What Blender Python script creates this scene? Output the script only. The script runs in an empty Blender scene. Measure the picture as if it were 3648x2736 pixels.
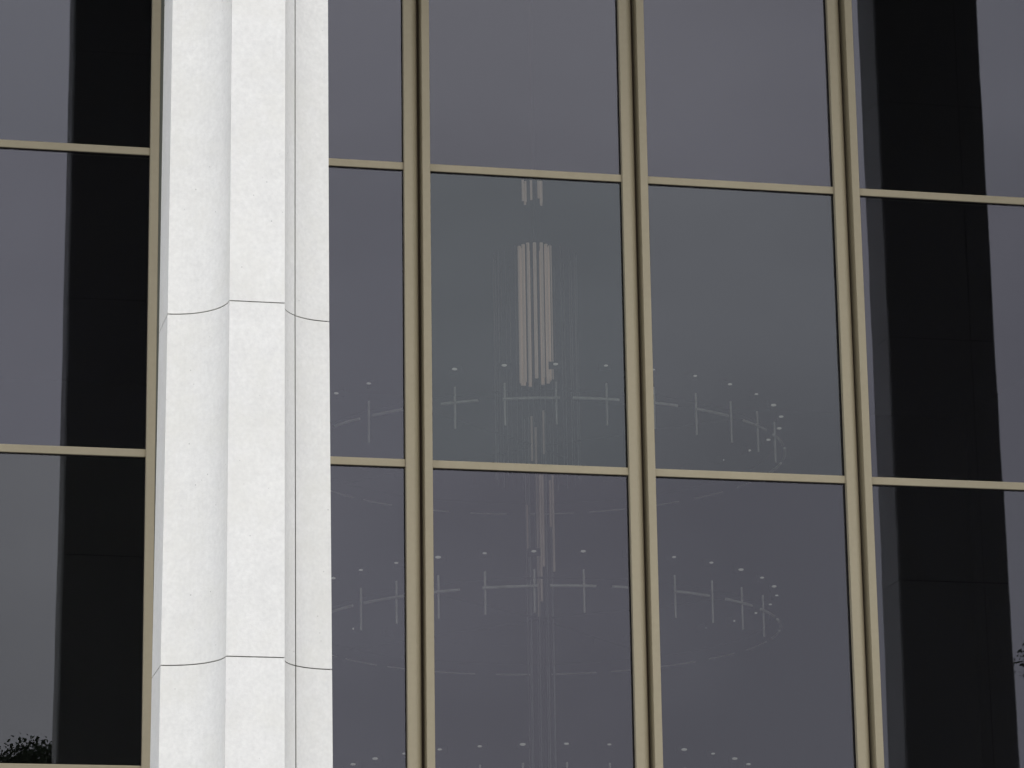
import bpy, bmesh, math, random
from mathutils import Matrix, Vector
random.seed(7)
S = bpy.context.scene
C = S.collection
R = math.radians
EYE = 1.6                                   # camera height above the paving
CAM_Y = -20.899                             # the front face of the mullions is the plane y = 0

# ------------------------------------------------------------------ camera
yaw, pit, rol, FPX = 0.221973, 0.259495, -0.0147895, 11977.98
F = Vector((math.sin(yaw)*math.cos(pit), math.cos(yaw)*math.cos(pit), math.sin(pit)))
R0 = Vector((math.cos(yaw), -math.sin(yaw), 0)); U0 = R0.cross(F)
RX = math.cos(rol)*R0 + math.sin(rol)*U0; UX = -math.sin(rol)*R0 + math.cos(rol)*U0
cd = bpy.data.cameras.new('camera'); cam = bpy.data.objects.new('camera', cd); C.objects.link(cam)
m = Matrix.Identity(4)
for i, v in enumerate((RX, UX, -F)):
    for j in range(3): m[j][i] = v[j]
m.translation = Vector((0, CAM_Y, EYE)); cam.matrix_world = m
cd.sensor_width = 36; cd.lens = FPX/3648*36; cd.clip_start = 0.1; cd.clip_end = 1500
S.camera = cam

# ------------------------------------------------------------------ sky, sun, exposure
SUN_AZ, SUN_EL = R(169), R(36)              # azimuth from +Y towards +X
w = bpy.data.worlds.new('World'); S.world = w; w.use_nodes = True
nt = w.node_tree; nt.nodes.clear()
N = nt.nodes.new; L = nt.links.new
out = N('ShaderNodeOutputWorld'); bg = N('ShaderNodeBackground'); bg.inputs['Strength'].default_value = 0.1
sky = N('ShaderNodeTexSky'); sky.sky_type = 'NISHITA'; sky.sun_disc = False
sky.sun_elevation = SUN_EL; sky.sun_rotation = SUN_AZ; sky.air_density = 1.4; sky.dust_density = 3.0
tc = N('ShaderNodeTexCoord'); mp = N('ShaderNodeMapping'); mp.inputs['Scale'].default_value = (2.6, 2.6, 5.5)
ns = N('ShaderNodeTexNoise'); ns.inputs['Scale'].default_value = 1.3; ns.inputs['Detail'].default_value = 6; ns.inputs['Roughness'].default_value = 0.5
cr = N('ShaderNodeValToRGB')
cr.color_ramp.elements[0].position = 0.35; cr.color_ramp.elements[0].color = (12.5, 12.6, 13.9, 1)
cr.color_ramp.elements[1].position = 0.67; cr.color_ramp.elements[1].color = (18.8, 18.9, 20.3, 1)
el_ = cr.color_ramp.elements.new(1.0); el_.color = (20.5, 20.6, 22.0, 1)
mx = N('ShaderNodeMix'); mx.data_type = 'RGBA'; mx.inputs['Factor'].default_value = 0.88   # veil of thin cloud
L(tc.outputs['Generated'], mp.inputs['Vector']); L(mp.outputs['Vector'], ns.inputs['Vector'])
sx = N('ShaderNodeSeparateXYZ'); L(tc.outputs['Generated'], sx.inputs['Vector'])     # the cloud thins towards +X and the horizon
g1 = N('ShaderNodeMath'); g1.operation = 'MULTIPLY_ADD'; g1.inputs[1].default_value = -0.5; L(sx.outputs['X'], g1.inputs[0]); L(ns.outputs['Fac'], g1.inputs[2])
g2 = N('ShaderNodeMath'); g2.operation = 'MULTIPLY_ADD'; g2.inputs[1].default_value = 0.9; g2.use_clamp = True; L(sx.outputs['Z'], g2.inputs[0]); L(g1.outputs[0], g2.inputs[2])
g3 = N('ShaderNodeMath'); g3.operation = 'SUBTRACT'; g3.inputs[1].default_value = 0.12; L(g2.outputs[0], g3.inputs[0])
L(g3.outputs[0], cr.inputs['Fac']); L(sky.outputs['Color'], mx.inputs['A']); L(cr.outputs['Color'], mx.inputs['B'])
L(mx.outputs['Result'], bg.inputs['Color']); L(bg.outputs['Background'], out.inputs['Surface'])
sd = bpy.data.lights.new('sun', 'SUN'); sd.energy = 0.5; sd.angle = R(25); sd.color = (1, 0.965, 0.9)
sun = bpy.data.objects.new('sun', sd); C.objects.link(sun)
sv = Vector((math.sin(SUN_AZ)*math.cos(SUN_EL), math.cos(SUN_AZ)*math.cos(SUN_EL), math.sin(SUN_EL)))
sun.rotation_euler = sv.to_track_quat('Z', 'Y').to_euler(); sun.location = sv*60
S.view_settings.view_transform = 'Standard'; S.view_settings.look = 'None'
S.view_settings.exposure = 0.0; S.view_settings.gamma = 1; S.view_settings.use_curve_mapping = False

# ------------------------------------------------------------------ helpers
def mat(name, col, rough=0.6, metal=0.0, noise=None, spec=None):
    """noise: list of (scale, amount, detail) layers that vary the base colour"""
    ma = bpy.data.materials.new(name); ma.use_nodes = True
    t = ma.node_tree; b = t.nodes['Principled BSDF']
    b.inputs['Base Color'].default_value = (*col, 1); b.inputs['Roughness'].default_value = rough
    b.inputs['Metallic'].default_value = metal
    if spec is not None: b.inputs['Specular IOR Level'].default_value = spec
    if noise:
        co = t.nodes.new('ShaderNodeTexCoord'); prev = None
        for sc, amt, det in noise:
            mpp = t.nodes.new('ShaderNodeMapping'); n = t.nodes.new('ShaderNodeTexNoise')
            mpp.inputs['Scale'].default_value = sc if isinstance(sc, tuple) else (sc, sc, sc)
            n.inputs['Scale'].default_value = 1; n.inputs['Detail'].default_value = det
            r = t.nodes.new('ShaderNodeMapRange'); r.inputs['From Min'].default_value = 0.25; r.inputs['From Max'].default_value = 0.75
            r.inputs['To Min'].default_value = 1-amt; r.inputs['To Max'].default_value = 1+amt
            t.links.new(co.outputs['Object'], mpp.inputs['Vector']); t.links.new(mpp.outputs['Vector'], n.inputs['Vector'])
            t.links.new(n.outputs['Fac'], r.inputs['Value'])
            if prev is None: prev = r.outputs['Result']
            else:
                mm = t.nodes.new('ShaderNodeMath'); mm.operation = 'MULTIPLY'
                t.links.new(prev, mm.inputs[0]); t.links.new(r.outputs['Result'], mm.inputs[1]); prev = mm.outputs[0]
        v = t.nodes.new('ShaderNodeVectorMath'); v.operation = 'SCALE'; v.inputs[0].default_value = col
        t.links.new(prev, v.inputs['Scale']); t.links.new(v.outputs['Vector'], b.inputs['Base Color'])
    return ma

M = {}
M['precast'] = mat('white_precast', (0.725, 0.727, 0.69), 0.85, noise=[(2.2, 0.03, 4), (45, 0.06, 4), (14, 0.03, 5), ((9, 9, 1.2), 0.02, 3)])
def pits(ma):                                # small pin holes and grain of the cast stone
    t = ma.node_tree; b = t.nodes['Principled BSDF']
    src = b.inputs['Base Color'].links[0].from_socket
    co = t.nodes.new('ShaderNodeTexCoord'); vo = t.nodes.new('ShaderNodeTexVoronoi'); vo.inputs['Scale'].default_value = 16
    vo.inputs['Randomness'].default_value = 1
    cmp_ = t.nodes.new('ShaderNodeMapRange'); cmp_.inputs['From Min'].default_value = 0.045; cmp_.inputs['From Max'].default_value = 0.075
    cmp_.inputs['To Min'].default_value = 0.62; cmp_.inputs['To Max'].default_value = 1
    n2 = t.nodes.new('ShaderNodeTexNoise'); n2.inputs['Scale'].default_value = 5
    gate = t.nodes.new('ShaderNodeMapRange'); gate.inputs['From Min'].default_value = 0.5; gate.inputs['From Max'].default_value = 0.56
    mixg = t.nodes.new('ShaderNodeMix'); mixg.data_type = 'FLOAT'; mixg.inputs['A'].default_value = 1
    v = t.nodes.new('ShaderNodeVectorMath'); v.operation = 'SCALE'
    t.links.new(co.outputs['Object'], vo.inputs['Vector']); t.links.new(co.outputs['Object'], n2.inputs['Vector'])
    t.links.new(vo.outputs['Distance'], cmp_.inputs['Value']); t.links.new(n2.outputs['Fac'], gate.inputs['Value'])
    t.links.new(gate.outputs['Result'], mixg.inputs['Factor']); t.links.new(cmp_.outputs['Result'], mixg.inputs['B'])
    t.links.new(src, v.inputs[0]); t.links.new(mixg.outputs['Result'], v.inputs['Scale']); t.links.new(v.outputs['Vector'], b.inputs['Base Color'])
    n3 = t.nodes.new('ShaderNodeTexNoise'); n3.inputs['Scale'].default_value = 3.2; n3.inputs['Detail'].default_value = 5; n3.inputs['Roughness'].default_value = 0.65
    r3 = t.nodes.new('ShaderNodeMapRange'); r3.inputs['From Min'].default_value = 0.45; r3.inputs['From Max'].default_value = 0.8; r3.inputs['To Max'].default_value = 0.55
    m3 = t.nodes.new('ShaderNodeMix'); m3.data_type = 'RGBA'; m3.inputs['B'].default_value = (0.685, 0.68, 0.61, 1)
    t.links.new(co.outputs['Object'], n3.inputs['Vector']); t.links.new(n3.outputs['Fac'], r3.inputs['Value']); t.links.new(r3.outputs['Result'], m3.inputs['Factor'])
    t.links.new(v.outputs['Vector'], m3.inputs['A']); t.links.new(m3.outputs['Result'], b.inputs['Base Color'])
    bn = t.nodes.new('ShaderNodeTexNoise'); bn.inputs['Scale'].default_value = 110; bn.inputs['Detail'].default_value = 3
    bu = t.nodes.new('ShaderNodeBump'); bu.inputs['Strength'].default_value = 0.25; bu.inputs['Distance'].default_value = 0.003
    t.links.new(co.outputs['Object'], bn.inputs['Vector']); t.links.new(bn.outputs['Fac'], bu.inputs['Height']); t.links.new(bu.outputs['Normal'], b.inputs['Normal'])
pits(M['precast'])
M['mortar'] = mat('grey_joint', (0.16, 0.16, 0.14), 0.95, noise=[(8, 0.3, 3)])
M['tan'] = mat('tan_painted_metal', (0.335, 0.295, 0.20), 0.55, noise=[((3, 3, 0.8), 0.05, 4), (30, 0.03, 2)], spec=0.3)
M['gasket'] = mat('black_rubber', (0.012, 0.011, 0.010), 0.8, noise=[(10, 0.2, 2)], spec=0.15)
M['groove'] = mat('brown_recess', (0.06, 0.043, 0.03), 0.8, noise=[((3, 3, 0.8), 0.1, 3)], spec=0.1)
M['infill'] = mat('grey_green_infill', (0.16, 0.17, 0.145), 0.7, noise=[((3, 3, 0.6), 0.08, 3)], spec=0.1)
M['soffit'] = mat('soffit_plaster', (0.16, 0.155, 0.14), 0.9, noise=[(1.5, 0.05, 3)])
M['dark'] = mat('dark_lobby_panel', (0.02, 0.018, 0.018), 0.8, noise=[((0.8, 0.8, 0.2), 0.2, 3)], spec=0.1)
M['carpet'] = mat('dark_carpet', (0.02, 0.012, 0.012), 0.95, noise=[(2, 0.2, 3)])
M['paving'] = mat('paving_stone', (0.13, 0.125, 0.115), 0.9, noise=[(0.4, 0.08, 4), (6, 0.06, 4)])
M['pipe'] = mat('glowing_pale_metal', (0.85, 0.76, 0.70), 0.45, 0.0, noise=[((20, 20, 0.5), 0.25, 2)])
M['rod'] = mat('glowing_frosted_rod', (0.80, 0.77, 0.68), 0.4, 0.0, noise=[((9, 9, 2), 0.25, 2)])
M['bark'] = mat('bark', (0.06, 0.045, 0.035), 0.95, noise=[((4, 4, 1), 0.25, 4)])
M['leaf'] = mat('dark_leaf', (0.045, 0.06, 0.03), 0.8, noise=[(1.2, 0.45, 4)])
M['dimpipe'] = mat('dim_glowing_brass', (0.58, 0.48, 0.41), 0.5, noise=[((12, 12, 2.5), 0.6, 3)])  # duller, blotchier and less glowing than the main pipes
M['faint'] = mat('clear_acrylic_rod', (0.26, 0.25, 0.24), 0.4, noise=[((9, 9, 0.9), 0.8, 2)])
for k_, c_, e_ in (('dimpipe', (1, 0.74, 0.58), 0.06), ('pipe', (1, 0.74, 0.58), 0.14), ('rod', (1, 0.94, 0.82), 0.012)):      # faint glow added to brighten pipes and rods that hold no lamp
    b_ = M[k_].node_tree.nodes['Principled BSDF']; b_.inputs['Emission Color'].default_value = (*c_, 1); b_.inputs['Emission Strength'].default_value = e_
ml = bpy.data.materials.new('lit_lamp'); ml.use_nodes = True
bl = ml.node_tree.nodes['Principled BSDF']; bl.inputs['Emission Color'].default_value = (1, 0.95, 0.88, 1); bl.inputs['Emission Strength'].default_value = 0.24
M['lamp'] = ml
# coated dark glass: a physical Fresnel mirror over a grey tint, with the slight ripple of real panes
g = bpy.data.materials.new('coated_dark_glass'); g.use_nodes = True; t = g.node_tree; t.nodes.clear()
go = t.nodes.new('ShaderNodeOutputMaterial'); gm = t.nodes.new('ShaderNodeMixShader'); fr = t.nodes.new('ShaderNodeFresnel'); fr.inputs['IOR'].default_value = 1.56
gt = t.nodes.new('ShaderNodeBsdfTransparent'); gt.inputs['Color'].default_value = (0.66, 0.68, 0.67, 1)
gg = t.nodes.new('ShaderNodeBsdfGlossy'); gg.inputs['Roughness'].default_value = 0.0; gg.inputs['Color'].default_value = (0.86, 0.88, 1.0, 1)
co = t.nodes.new('ShaderNodeTexCoord'); gn = t.nodes.new('ShaderNodeTexNoise'); gn.inputs['Scale'].default_value = 1.1; gn.inputs['Detail'].default_value = 1
gb = t.nodes.new('ShaderNodeBump'); gb.inputs['Strength'].default_value = 0.06; gb.inputs['Distance'].default_value = 0.01
t.links.new(co.outputs['Object'], gn.inputs['Vector']); t.links.new(gn.outputs['Fac'], gb.inputs['Height']); t.links.new(gb.outputs['Normal'], gg.inputs['Normal'])
oi = t.nodes.new('ShaderNodeObjectInfo'); t.links.new(oi.outputs['Color'], gg.inputs['Color'])     # each pane's coating has its own slight tint
t.links.new(fr.outputs['Fac'], gm.inputs['Fac']); t.links.new(gt.outputs['BSDF'], gm.inputs[1]); t.links.new(gg.outputs['BSDF'], gm.inputs[2]); t.links.new(gm.outputs['Shader'], go.inputs['Surface'])
M['glass'] = g

def add_box(bm, x0, x1, y0, y1, z0, z1):
    v = [bm.verts.new((x, y, z)) for z in (z0, z1) for x, y in ((x0, y0), (x1, y0), (x1, y1), (x0, y1))]
    for f in ((3, 2, 1, 0), (4, 5, 6, 7), (0, 1, 5, 4), (1, 2, 6, 5), (2, 3, 7, 6), (3, 0, 4, 7)):
        bm.faces.new([v[i] for i in f])
def add_prism(bm, pts, z0, z1, fn=None):
    """pts counter-clockwise plan outline; fn(x, y, z) may move a point (taper)"""
    fn = fn or (lambda x, y, z: (x, y, z))
    a = [bm.verts.new(fn(x, y, z0)) for x, y in pts]; b = [bm.verts.new(fn(x, y, z1)) for x, y in pts]
    n = len(pts)
    for i in range(n): bm.faces.new((a[i], a[(i+1) % n], b[(i+1) % n], b[i]))
    bm.faces.new(a[::-1]); bm.faces.new(b)
def add_tube(bm, p, q, r0, r1=None, n=8):
    p, q = Vector(p), Vector(q); r1 = r0 if r1 is None else r1
    d = (q-p).normalized(); a = d.orthogonal().normalized(); b = d.cross(a)
    A = [bm.verts.new(p + r0*(math.cos(2*math.pi*i/n)*a + math.sin(2*math.pi*i/n)*b)) for i in range(n)]
    B = [bm.verts.new(q + r1*(math.cos(2*math.pi*i/n)*a + math.sin(2*math.pi*i/n)*b)) for i in range(n)]
    for i in range(n): bm.faces.new((A[i], A[(i+1) % n], B[(i+1) % n], B[i]))
    bm.faces.new(A[::-1]); bm.faces.new(B)
def obj(name, bm, ma, parent=None, loc=(0, 0, 0), smooth=False):
    me = bpy.data.meshes.new(name); bmesh.ops.recalc_face_normals(bm, faces=bm.faces); bm.to_mesh(me); bm.free()
    me.materials.append(ma)
    if smooth: me.polygons.foreach_set('use_smooth', [True]*len(me.polygons))
    o = bpy.data.objects.new(name, me); C.objects.link(o); o.location = loc
    if parent: o.parent = parent
    return o
def thing(name, label, cat, loc=(0, 0, 0), group=None):
    o = bpy.data.objects.new(name, None); C.objects.link(o); o.location = loc
    o['label'] = label; o['category'] = cat
    if group: o['group'] = group
    return o
def copy_thing(root, loc, label):
    r = root.copy(); C.objects.link(r); r.location = loc; r['label'] = label
    for ch in list(root.children):
        c = ch.copy(); C.objects.link(c); c.parent = r
        for gg_ in list(ch.children):
            d = gg_.copy(); C.objects.link(d); d.parent = c
    return r

# ------------------------------------------------------------------ ground
bm = bmesh.new(); add_box(bm, -600, 600, -600, 600, -0.5, 0); gr = obj('ground', bm, M['paving']); gr['kind'] = 'structure'

# ------------------------------------------------------------------ the glass fronted building
PIT = 6.355
ZROW = [8.7441 - 2.0375*i for i in range(-2, 5)]        # undersides of the transoms, top row first
TH = 0.054
GY = 0.045                                               # outer face of the glass
ZB, ZT = ZROW[-1], ZROW[0] + TH
bld = thing('glass_fronted_building', 'tall dark glass wall in a tan metal grid behind the white fluted piers', 'building')

def mull(name, parts, x):
    """parts: list of (part name, outline, material); the first is the thing's part, the others are its sub-parts"""
    first = None
    for nm, pts, ma in parts:
        bm = bmesh.new(); add_prism(bm, pts, ZB, ZT)
        o = obj(nm, bm, ma, first or bld, loc=(0, 0, 0) if first else (x, 0, 0))
        first = first or o
    return first
LEFT = [(0, 0.11), (0, 0.003), (0.003, 0), (0.050, 0), (0.060, 0.003), (0.069, 0.009), (0.078, 0.018), (0.087, 0.031), (0.094, 0.046), (0.101, 0.062), (0.104, 0.085), (0.105, 0.11)]
def flange(a): return [(a, 0.11), (a, -0.017), (a+0.003, -0.020), (a+0.050, -0.020), (a+0.053, -0.017), (a+0.053, 0.11)]
mx_ = []                                                 # (left edge, right edge) of every vertical member
xs_reg = []
for n in range(-1, 3):
    x = 2.3117 + PIT*n
    e = 0.1919                                           # the members behind the piers are wider
    mull('mullion', [('mullion', [(0, 0.11), (0, 0.004), (0.004, 0), (0.054, 0), (0.058, 0.004), (0.058, 0.11)], M['tan']),
                     ('flange', flange(0.12+e), M['tan']),
                     ('infill_panel', [(0.0585, 0.105), (0.0585, 0.045), (0.1195+e, 0.045), (0.1195+e, 0.105)], M['infill']),
                     ('gasket', [(-0.004, 0.075), (-0.004, 0.04), (-0.0005, 0.04), (-0.0005, 0.075)], M['gasket'])], x)
    mx_.append((x, x+0.173+e))
    if n < 2:
        for k in (1, 2, 3):
            x = 2.5033 + PIT*n + 1.5*k
            mull('mullion', [('mullion', LEFT, M['tan']), ('flange', flange(0.12), M['tan']),
                             ('recess', [(0.1055, 0.105), (0.1055, 0.095), (0.1195, 0.095), (0.1195, 0.105)], M['groove']),
                             ('gasket', [(-0.004, 0.075), (-0.004, 0.04), (-0.0005, 0.04), (-0.0005, 0.075)], M['gasket'])], x)
            mx_.append((x, x+0.173))
mx_.sort()
for i in range(len(mx_)-1):
    x0, x1 = mx_[i][1]+0.001, mx_[i+1][0]-0.005
    for j, z in enumerate(ZROW):
        bm = bmesh.new()                                 # transom: a bar with a small sloping top
        sec = [(0.10, 0), (0.032, 0), (0.029, 0.003), (0.029, TH-0.008), (0.036, TH-0.001), (0.10, TH)]
        A = [bm.verts.new((x0, y, z+q)) for y, q in sec]; B = [bm.verts.new((x1+0.005, y, z+q)) for y, q in sec]
        for q in range(len(sec)): bm.faces.new((A[q], A[(q+1) % len(sec)], B[(q+1) % len(sec)], B[q]))
        bm.faces.new(A); bm.faces.new(B[::-1])
        tr = obj('transom', bm, M['tan'], bld)
        if j < len(ZROW)-1 or True:
            bm = bmesh.new(); add_box(bm, x0, x1, 0.036, 0.075, z-0.006, z-0.0005); obj('gasket', bm, M['gasket'], tr)
    for j in range(len(ZROW)-1):
        z1, z0 = ZROW[j]-0.0005, ZROW[j+1]+TH+0.0005
        bm = bmesh.new(); cx, cz = (x0+x1)/2, (z0+z1)/2
        add_box(bm, x0-cx-0.004, x1-cx+0.004, -0.004, 0.004, z0-cz, z1-cz)
        p = obj('window_pane', bm, M['glass'], bld, loc=(cx, GY+0.004, cz))
        tint = [0.875, 0.875, 1.0]
        if i == 5 and j == 2: tint = [0.845, 0.90, 0.955]
        elif i == 6 and j == 2: tint = [0.86, 0.895, 0.96]
        elif i == 3 and j in (3, 4): tint = [0.88, 0.89, 0.95]
        sc_ = random.uniform(0.975, 1.01)
        p.color = (*[min(1, c*sc_*random.uniform(0.993, 1.007)) for c in tint], 1)
        p.rotation_euler = (random.gauss(0, 0.0003), 0, random.gauss(0, 0.0004))
XL, XR = mx_[0][0], mx_[-1][1]
bm = bmesh.new(); add_box(bm, XL, XR, -0.02, 0.30, 0, ZB-0.012); obj('base_kerb', bm, M['precast'], bld)
bm = bmesh.new(); add_box(bm, XL-0.6, XR+0.6, -4.35, 22.0, ZT+0.003, ZT+1.4); obj('shading_roof', bm, M['soffit'], bld)  # unseen; the overhang is added to darken the mullions below
bm = bmesh.new(); add_box(bm, XL, XR, 20, 20.3, 0, ZT); obj('back_wall', bm, M['dark'], bld)
bm = bmesh.new(); add_box(bm, XL-0.3, XL-0.001, -0.05, 20.3, 0, ZT); obj('side_wall', bm, M['dark'], bld)
bm = bmesh.new(); add_box(bm, XR+0.001, XR+0.3, -0.05, 20.3, 0, ZT); obj('side_wall', bm, M['dark'], bld)
bm = bmesh.new(); add_box(bm, XL, XR, 0.31, 20, 0.001, 0.15); obj('lobby_floor', bm, M['carpet'], bld)
bm = bmesh.new(); add_box(bm, XL, XR, 0.12, 20, ZT-0.35, ZT-0.002); obj('lobby_ceiling', bm, M['dark'], bld)

# ------------------------------------------------------------------ the white piers
q1 = [(0.445-0.295*math.cos(math.pi/2*k/20), 0.315*math.sin(math.pi/2*k/20)) for k in range(21)]
D2 = 0.46                                                # half depth of the pier
quad = [(x, y-D2) for x, y in q1]
outl = quad + [(0.447, 0.240), (0.432, 0.255)]           # right half: fluted front, square back with a small chamfer
outl = outl + [(-x, y) for x, y in reversed(outl)]       # the whole plan, counter-clockwise from front right
def clip(pts, xc, keep):                                 # keep = 1: right of xc, -1: left of it
    o = []
    for i, (x, y) in enumerate(pts):
        X, Y = pts[(i+1) % len(pts)]
        if keep*(x-xc) >= 0: o.append((x, y))
        if (x-xc)*(X-xc) < 0:
            f_ = (xc-x)/(X-x); o.append((xc, y+f_*(Y-y)))
    return o
def taper(x, y, z):
    s = max(0.985, 1 + 0.0165*(5.09+EYE-z))
    return (x*s, y*(1+0.004*(5.09+EYE-z)), z)
mainp = clip(outl, 0.2385, -1); wingp = clip(outl, 0.2445, 1)
JZ = 5.0917 + EYE; JH = 1.9367
zs = [0] + [JZ + JH*k for k in range(-3, 4)] + [ZT]
zs = sorted(z for z in zs if 0 <= z <= ZT)
pier = thing('stone_pier', 'white fluted precast pier standing nearest the camera in front of the dark glass', 'pier', (2.494, -3.189, 0), 'white piers along the glass front')
for a, b in zip(zs, zs[1:]):
    if b-a < 0.05: continue
    for nm, pl in (('pier_block', mainp), ('side_block', wingp)):
        bm = bmesh.new(); add_prism(bm, pl, a+0.003, b-0.003, taper)
        ed = [e_ for e_ in bm.edges if e_.calc_face_angle(0) > R(25)]
        bmesh.ops.recalc_face_normals(bm, faces=bm.faces)
        bmesh.ops.bevel(bm, geom=ed, offset=0.0022, segments=1, affect='EDGES', clamp_overlap=True)
        obj(nm, bm, M['precast'], pier)
core = [(x*0.975, y*0.965) for x, y in outl]
bm = bmesh.new()
for a, b in zip(zs, zs[1:]):
    if b-a >= 0.05: add_prism(bm, core, a+0.001, b-0.0005, taper)
obj('joint_mortar', bm, M['mortar'], pier)
copy_thing(pier, (2.494+PIT, -3.189, 0), 'white precast pier beyond the right edge, seen as the dark broad reflection at right')
copy_thing(pier, (2.494-PIT, -3.189, 0), 'white precast pier outside the frame on the far left of the row')
copy_thing(pier, (2.494+2*PIT, -3.189, 0), 'white precast pier outside the frame, last on the right of the row')

# ------------------------------------------------------------------ the chandelier in the lobby
CX, CY = 6.31, 27.0 + CAM_Y
ch = thing('chandelier', 'large tiered ring chandelier hanging faintly behind the dark centre panes', 'chandelier', (CX, CY, 0))
bm = bmesh.new()
for k in range(14):
    a = 2*math.pi*k/14; r = 0.125 + 0.01*(k % 2)
    add_tube(bm, (r*math.cos(a), r*math.sin(a), 7.40+EYE - 0.06*random.random()), (r*math.cos(a), r*math.sin(a), 8.58+EYE), 0.015)
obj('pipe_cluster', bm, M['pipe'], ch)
bm = bmesh.new()
for k in range(22):
    a = 2*math.pi*k/22; r = 0.36
    add_tube(bm, (r*math.cos(a), r*math.sin(a), 6.5+EYE), (r*math.cos(a), r*math.sin(a), 8.50+EYE), 0.0035, n=6)
obj('rod_curtain', bm, M['faint'], ch)
bm = bmesh.new()
for k in range(9):
    a = 2*math.pi*k/9; r = 0.07 + 0.04*(k % 2)
    add_tube(bm, (r*math.cos(a), r*math.sin(a), 8.95+EYE + 0.05*random.random()), (r*math.cos(a), r*math.sin(a), 9.18+EYE), 0.010)
obj('ceiling_pipes', bm, M['pipe'], ch)
bm = bmesh.new(); add_tube(bm, (0, 0, 1.5+EYE), (0, 0, ZT-0.36), 0.02)
obj('stem', bm, M['dark'], ch)
bm = bmesh.new()
for k in range(9):
    a = 2*math.pi*k/9 + 0.2; r = 0.11
    top = 7.05 if k % 3 else 6.6
    z0 = 3.1 + random.random()*0.8
    add_tube(bm, (r*math.cos(a), r*math.sin(a), z0+EYE), (r*math.cos(a), r*math.sin(a), top+EYE), 0.006, n=6)
obj('lower_pipes', bm, M['faint'], ch)
bm = bmesh.new()                                         # short bundles hung below the main cluster
for px_, py_, za, zb in ((-0.035, -0.10, 5.32, 6.60), (-0.012, -0.11, 5.45, 6.56), (0.012, -0.10, 5.75, 6.62), (0.115, -0.04, 5.72, 6.58), (0.085, -0.07, 6.1, 6.5), (-0.07, -0.08, 6.66, 7.05), (-0.04, -0.10, 6.60, 6.95), (0.03, -0.10, 6.72, 7.1), (-0.10, 0.02, 5.9, 6.3)):
    add_tube(bm, (px_, py_, za+EYE), (px_, py_, zb+EYE), 0.0095, n=6)
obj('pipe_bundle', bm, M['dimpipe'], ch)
for zt, RR, ph in ((6.97, 2.07, 2.3), (5.48, 1.98, -3.2), (4.00, 1.74, 4.2)):
    z = zt + EYE
    bm = bmesh.new()
    for k in range(64):
        a, b = 2*math.pi*k/64, 2*math.pi*(k+1)/64
        add_tube(bm, (RR*0.97*math.cos(a), RR*0.97*math.sin(a), z-0.20), (RR*0.97*math.cos(b), RR*0.97*math.sin(b), z-0.20), 0.008, n=5)
    for k in range(4):
        a = math.pi/4 + math.pi/2*k
        add_tube(bm, (0, 0, z-0.16), (RR*0.97*math.cos(a), RR*0.97*math.sin(a), z-0.20), 0.010, n=6)
    obj('ring_frame', bm, M['dark'], ch)
    for k in range(32):
        a = R(-90 + ph) + 2*math.pi*k/32
        c, s = math.cos(a), math.sin(a)
        bm = bmesh.new()                                 # lamp: a small shallow lit disc
        bmesh.ops.create_uvsphere(bm, u_segments=10, v_segments=6, radius=random.uniform(0.015, 0.025), matrix=Matrix.Translation((RR*c, RR*s, z)) @ Matrix.Diagonal((1, 1, 0.42, 1)))
        lp = obj('lamp', bm, M['lamp'], ch)
        bm = bmesh.new(); tx, ty = -s, c                 # dark plate added on its inner side to hide the far arc's lamps
        add_prism(bm, [(RR*c*0.984+tx*0.052, RR*s*0.984+ty*0.052), (RR*c*0.978+tx*0.052, RR*s*0.978+ty*0.052), (RR*c*0.978-tx*0.052, RR*s*0.978-ty*0.052), (RR*c*0.984-tx*0.052, RR*s*0.984-ty*0.052)], z-0.03, z+0.03)
        obj('lamp_blocker', bm, M['dark'], lp)
        if abs((k+16) % 32 - 16) < 5.5:
            bm = bmesh.new()                             # vertical glass rod with its crossing bar
            add_tube(bm, (RR*c, RR*s, z-0.145), (RR*c, RR*s, z-0.49), 0.0085, n=6)
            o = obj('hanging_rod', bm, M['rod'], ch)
    for k in range(24):
        a = R(-90 - 2.5 + ph) + 2*math.pi*k/24 + 0.015*math.sin(k*5)
        back = math.sin(a) > 0.1
        bm = bmesh.new(); half = R(5.2 + 1.2*math.sin(k*3.1))
        for q in range(4):
            a0, a1 = a - half + half*q/2, a - half + half*(q+1)/2
            add_tube(bm, (RR*1.01*math.cos(a0), RR*1.01*math.sin(a0), z-0.28), (RR*1.01*math.cos(a1), RR*1.01*math.sin(a1), z-0.28), 0.005 if back else 0.011, n=6)
        obj('curved_bar', bm, M['rod'], ch)

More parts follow.
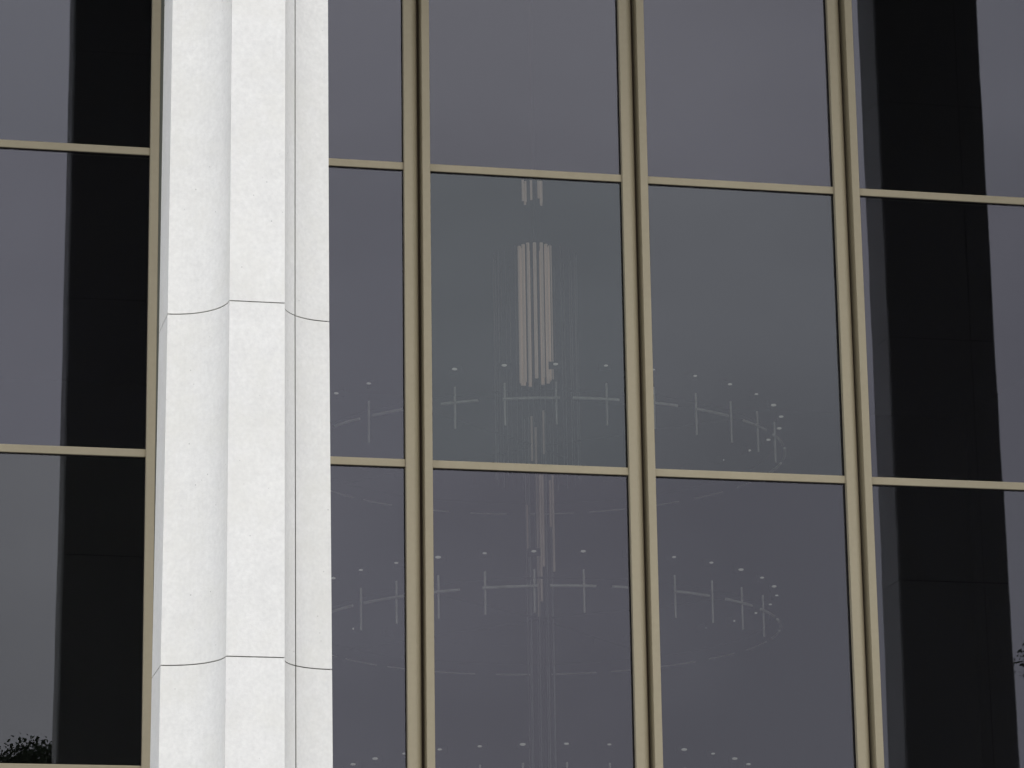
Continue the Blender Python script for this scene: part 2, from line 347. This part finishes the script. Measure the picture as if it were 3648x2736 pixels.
# ------------------------------------------------------------------ trees across the plaza, seen mirrored in the glass
def tree(x, y, h, cr_, label, seed):
    rnd = random.Random(seed)
    t_ = thing('broadleaf_tree', label, 'tree', (x, y, 0), 'trees mirrored at the foot of the glass')
    bm = bmesh.new(); th = h*0.38
    add_tube(bm, (0, 0, 0), (0.1, 0, th), 0.34, 0.24, 10)
    clumps = []
    for k in range(11):
        a = rnd.random()*6.28; rr = cr_*(0.35+0.5*rnd.random()); zz = h*(0.48+0.42*rnd.random())
        p = (rr*math.cos(a), rr*math.sin(a), zz)
        add_tube(bm, (0.1, 0, th*(0.75+0.25*rnd.random())), p, 0.12, 0.03, 6); clumps.append(Vector(p))
    obj('trunk', bm, M['bark'], t_)
    bm = bmesh.new()
    for k in range(110):
        u = rnd.random(); a = rnd.random()*6.28; el = math.acos(1-1.55*rnd.random()) if True else 0
        r_ = cr_*(0.55+0.45*u)
        cx_ = r_*math.sin(el)*math.cos(a); cy_ = r_*math.sin(el)*math.sin(a); cz_ = h*0.66 + (h*0.31)*math.cos(el)*(0.6+0.4*u)
        clumps.append(Vector((cx_, cy_, cz_)))
    for k in range(45):
        a = rnd.random()*6.28; r_ = cr_*0.75*math.sqrt(rnd.random())
        clumps.append(Vector((r_*math.cos(a), r_*math.sin(a), h - 0.35 - 0.5*rnd.random() - 0.9*(r_/cr_)**2)))
    for c_ in clumps:
        sz = 0.45+0.5*rnd.random()
        for q in range(260):
            d = Vector((rnd.gauss(0, 1), rnd.gauss(0, 1), rnd.gauss(0, 0.8)))*sz*0.33
            p = c_+d
            if p.z > h: p.z = h - rnd.random()*0.5
            n_ = Vector((rnd.gauss(0, 1), rnd.gauss(0, 1), rnd.gauss(0, 1))).normalized()
            a_ = n_.orthogonal().normalized(); b_ = n_.cross(a_); l = 0.035+0.04*rnd.random()
            vs = [bm.verts.new(p+a_*l), bm.verts.new(p+b_*l*0.55), bm.verts.new(p-a_*l), bm.verts.new(p-b_*l*0.55)]
            bm.faces.new(vs)
    obj('crown', bm, M['leaf'], t_)
tree(2.8, -61, 14.15, 3.4, 'dark tree mirrored at the very corner of the lower left pane', 3)
tree(6.7, -60, 14.22, 3.0, 'dark leafy tree mirrored low in the left pane beside the dark band', 5)
tree(34.75, -60, 18.0, 3.6, 'dark tree mirrored low in the pane at the right edge', 9)
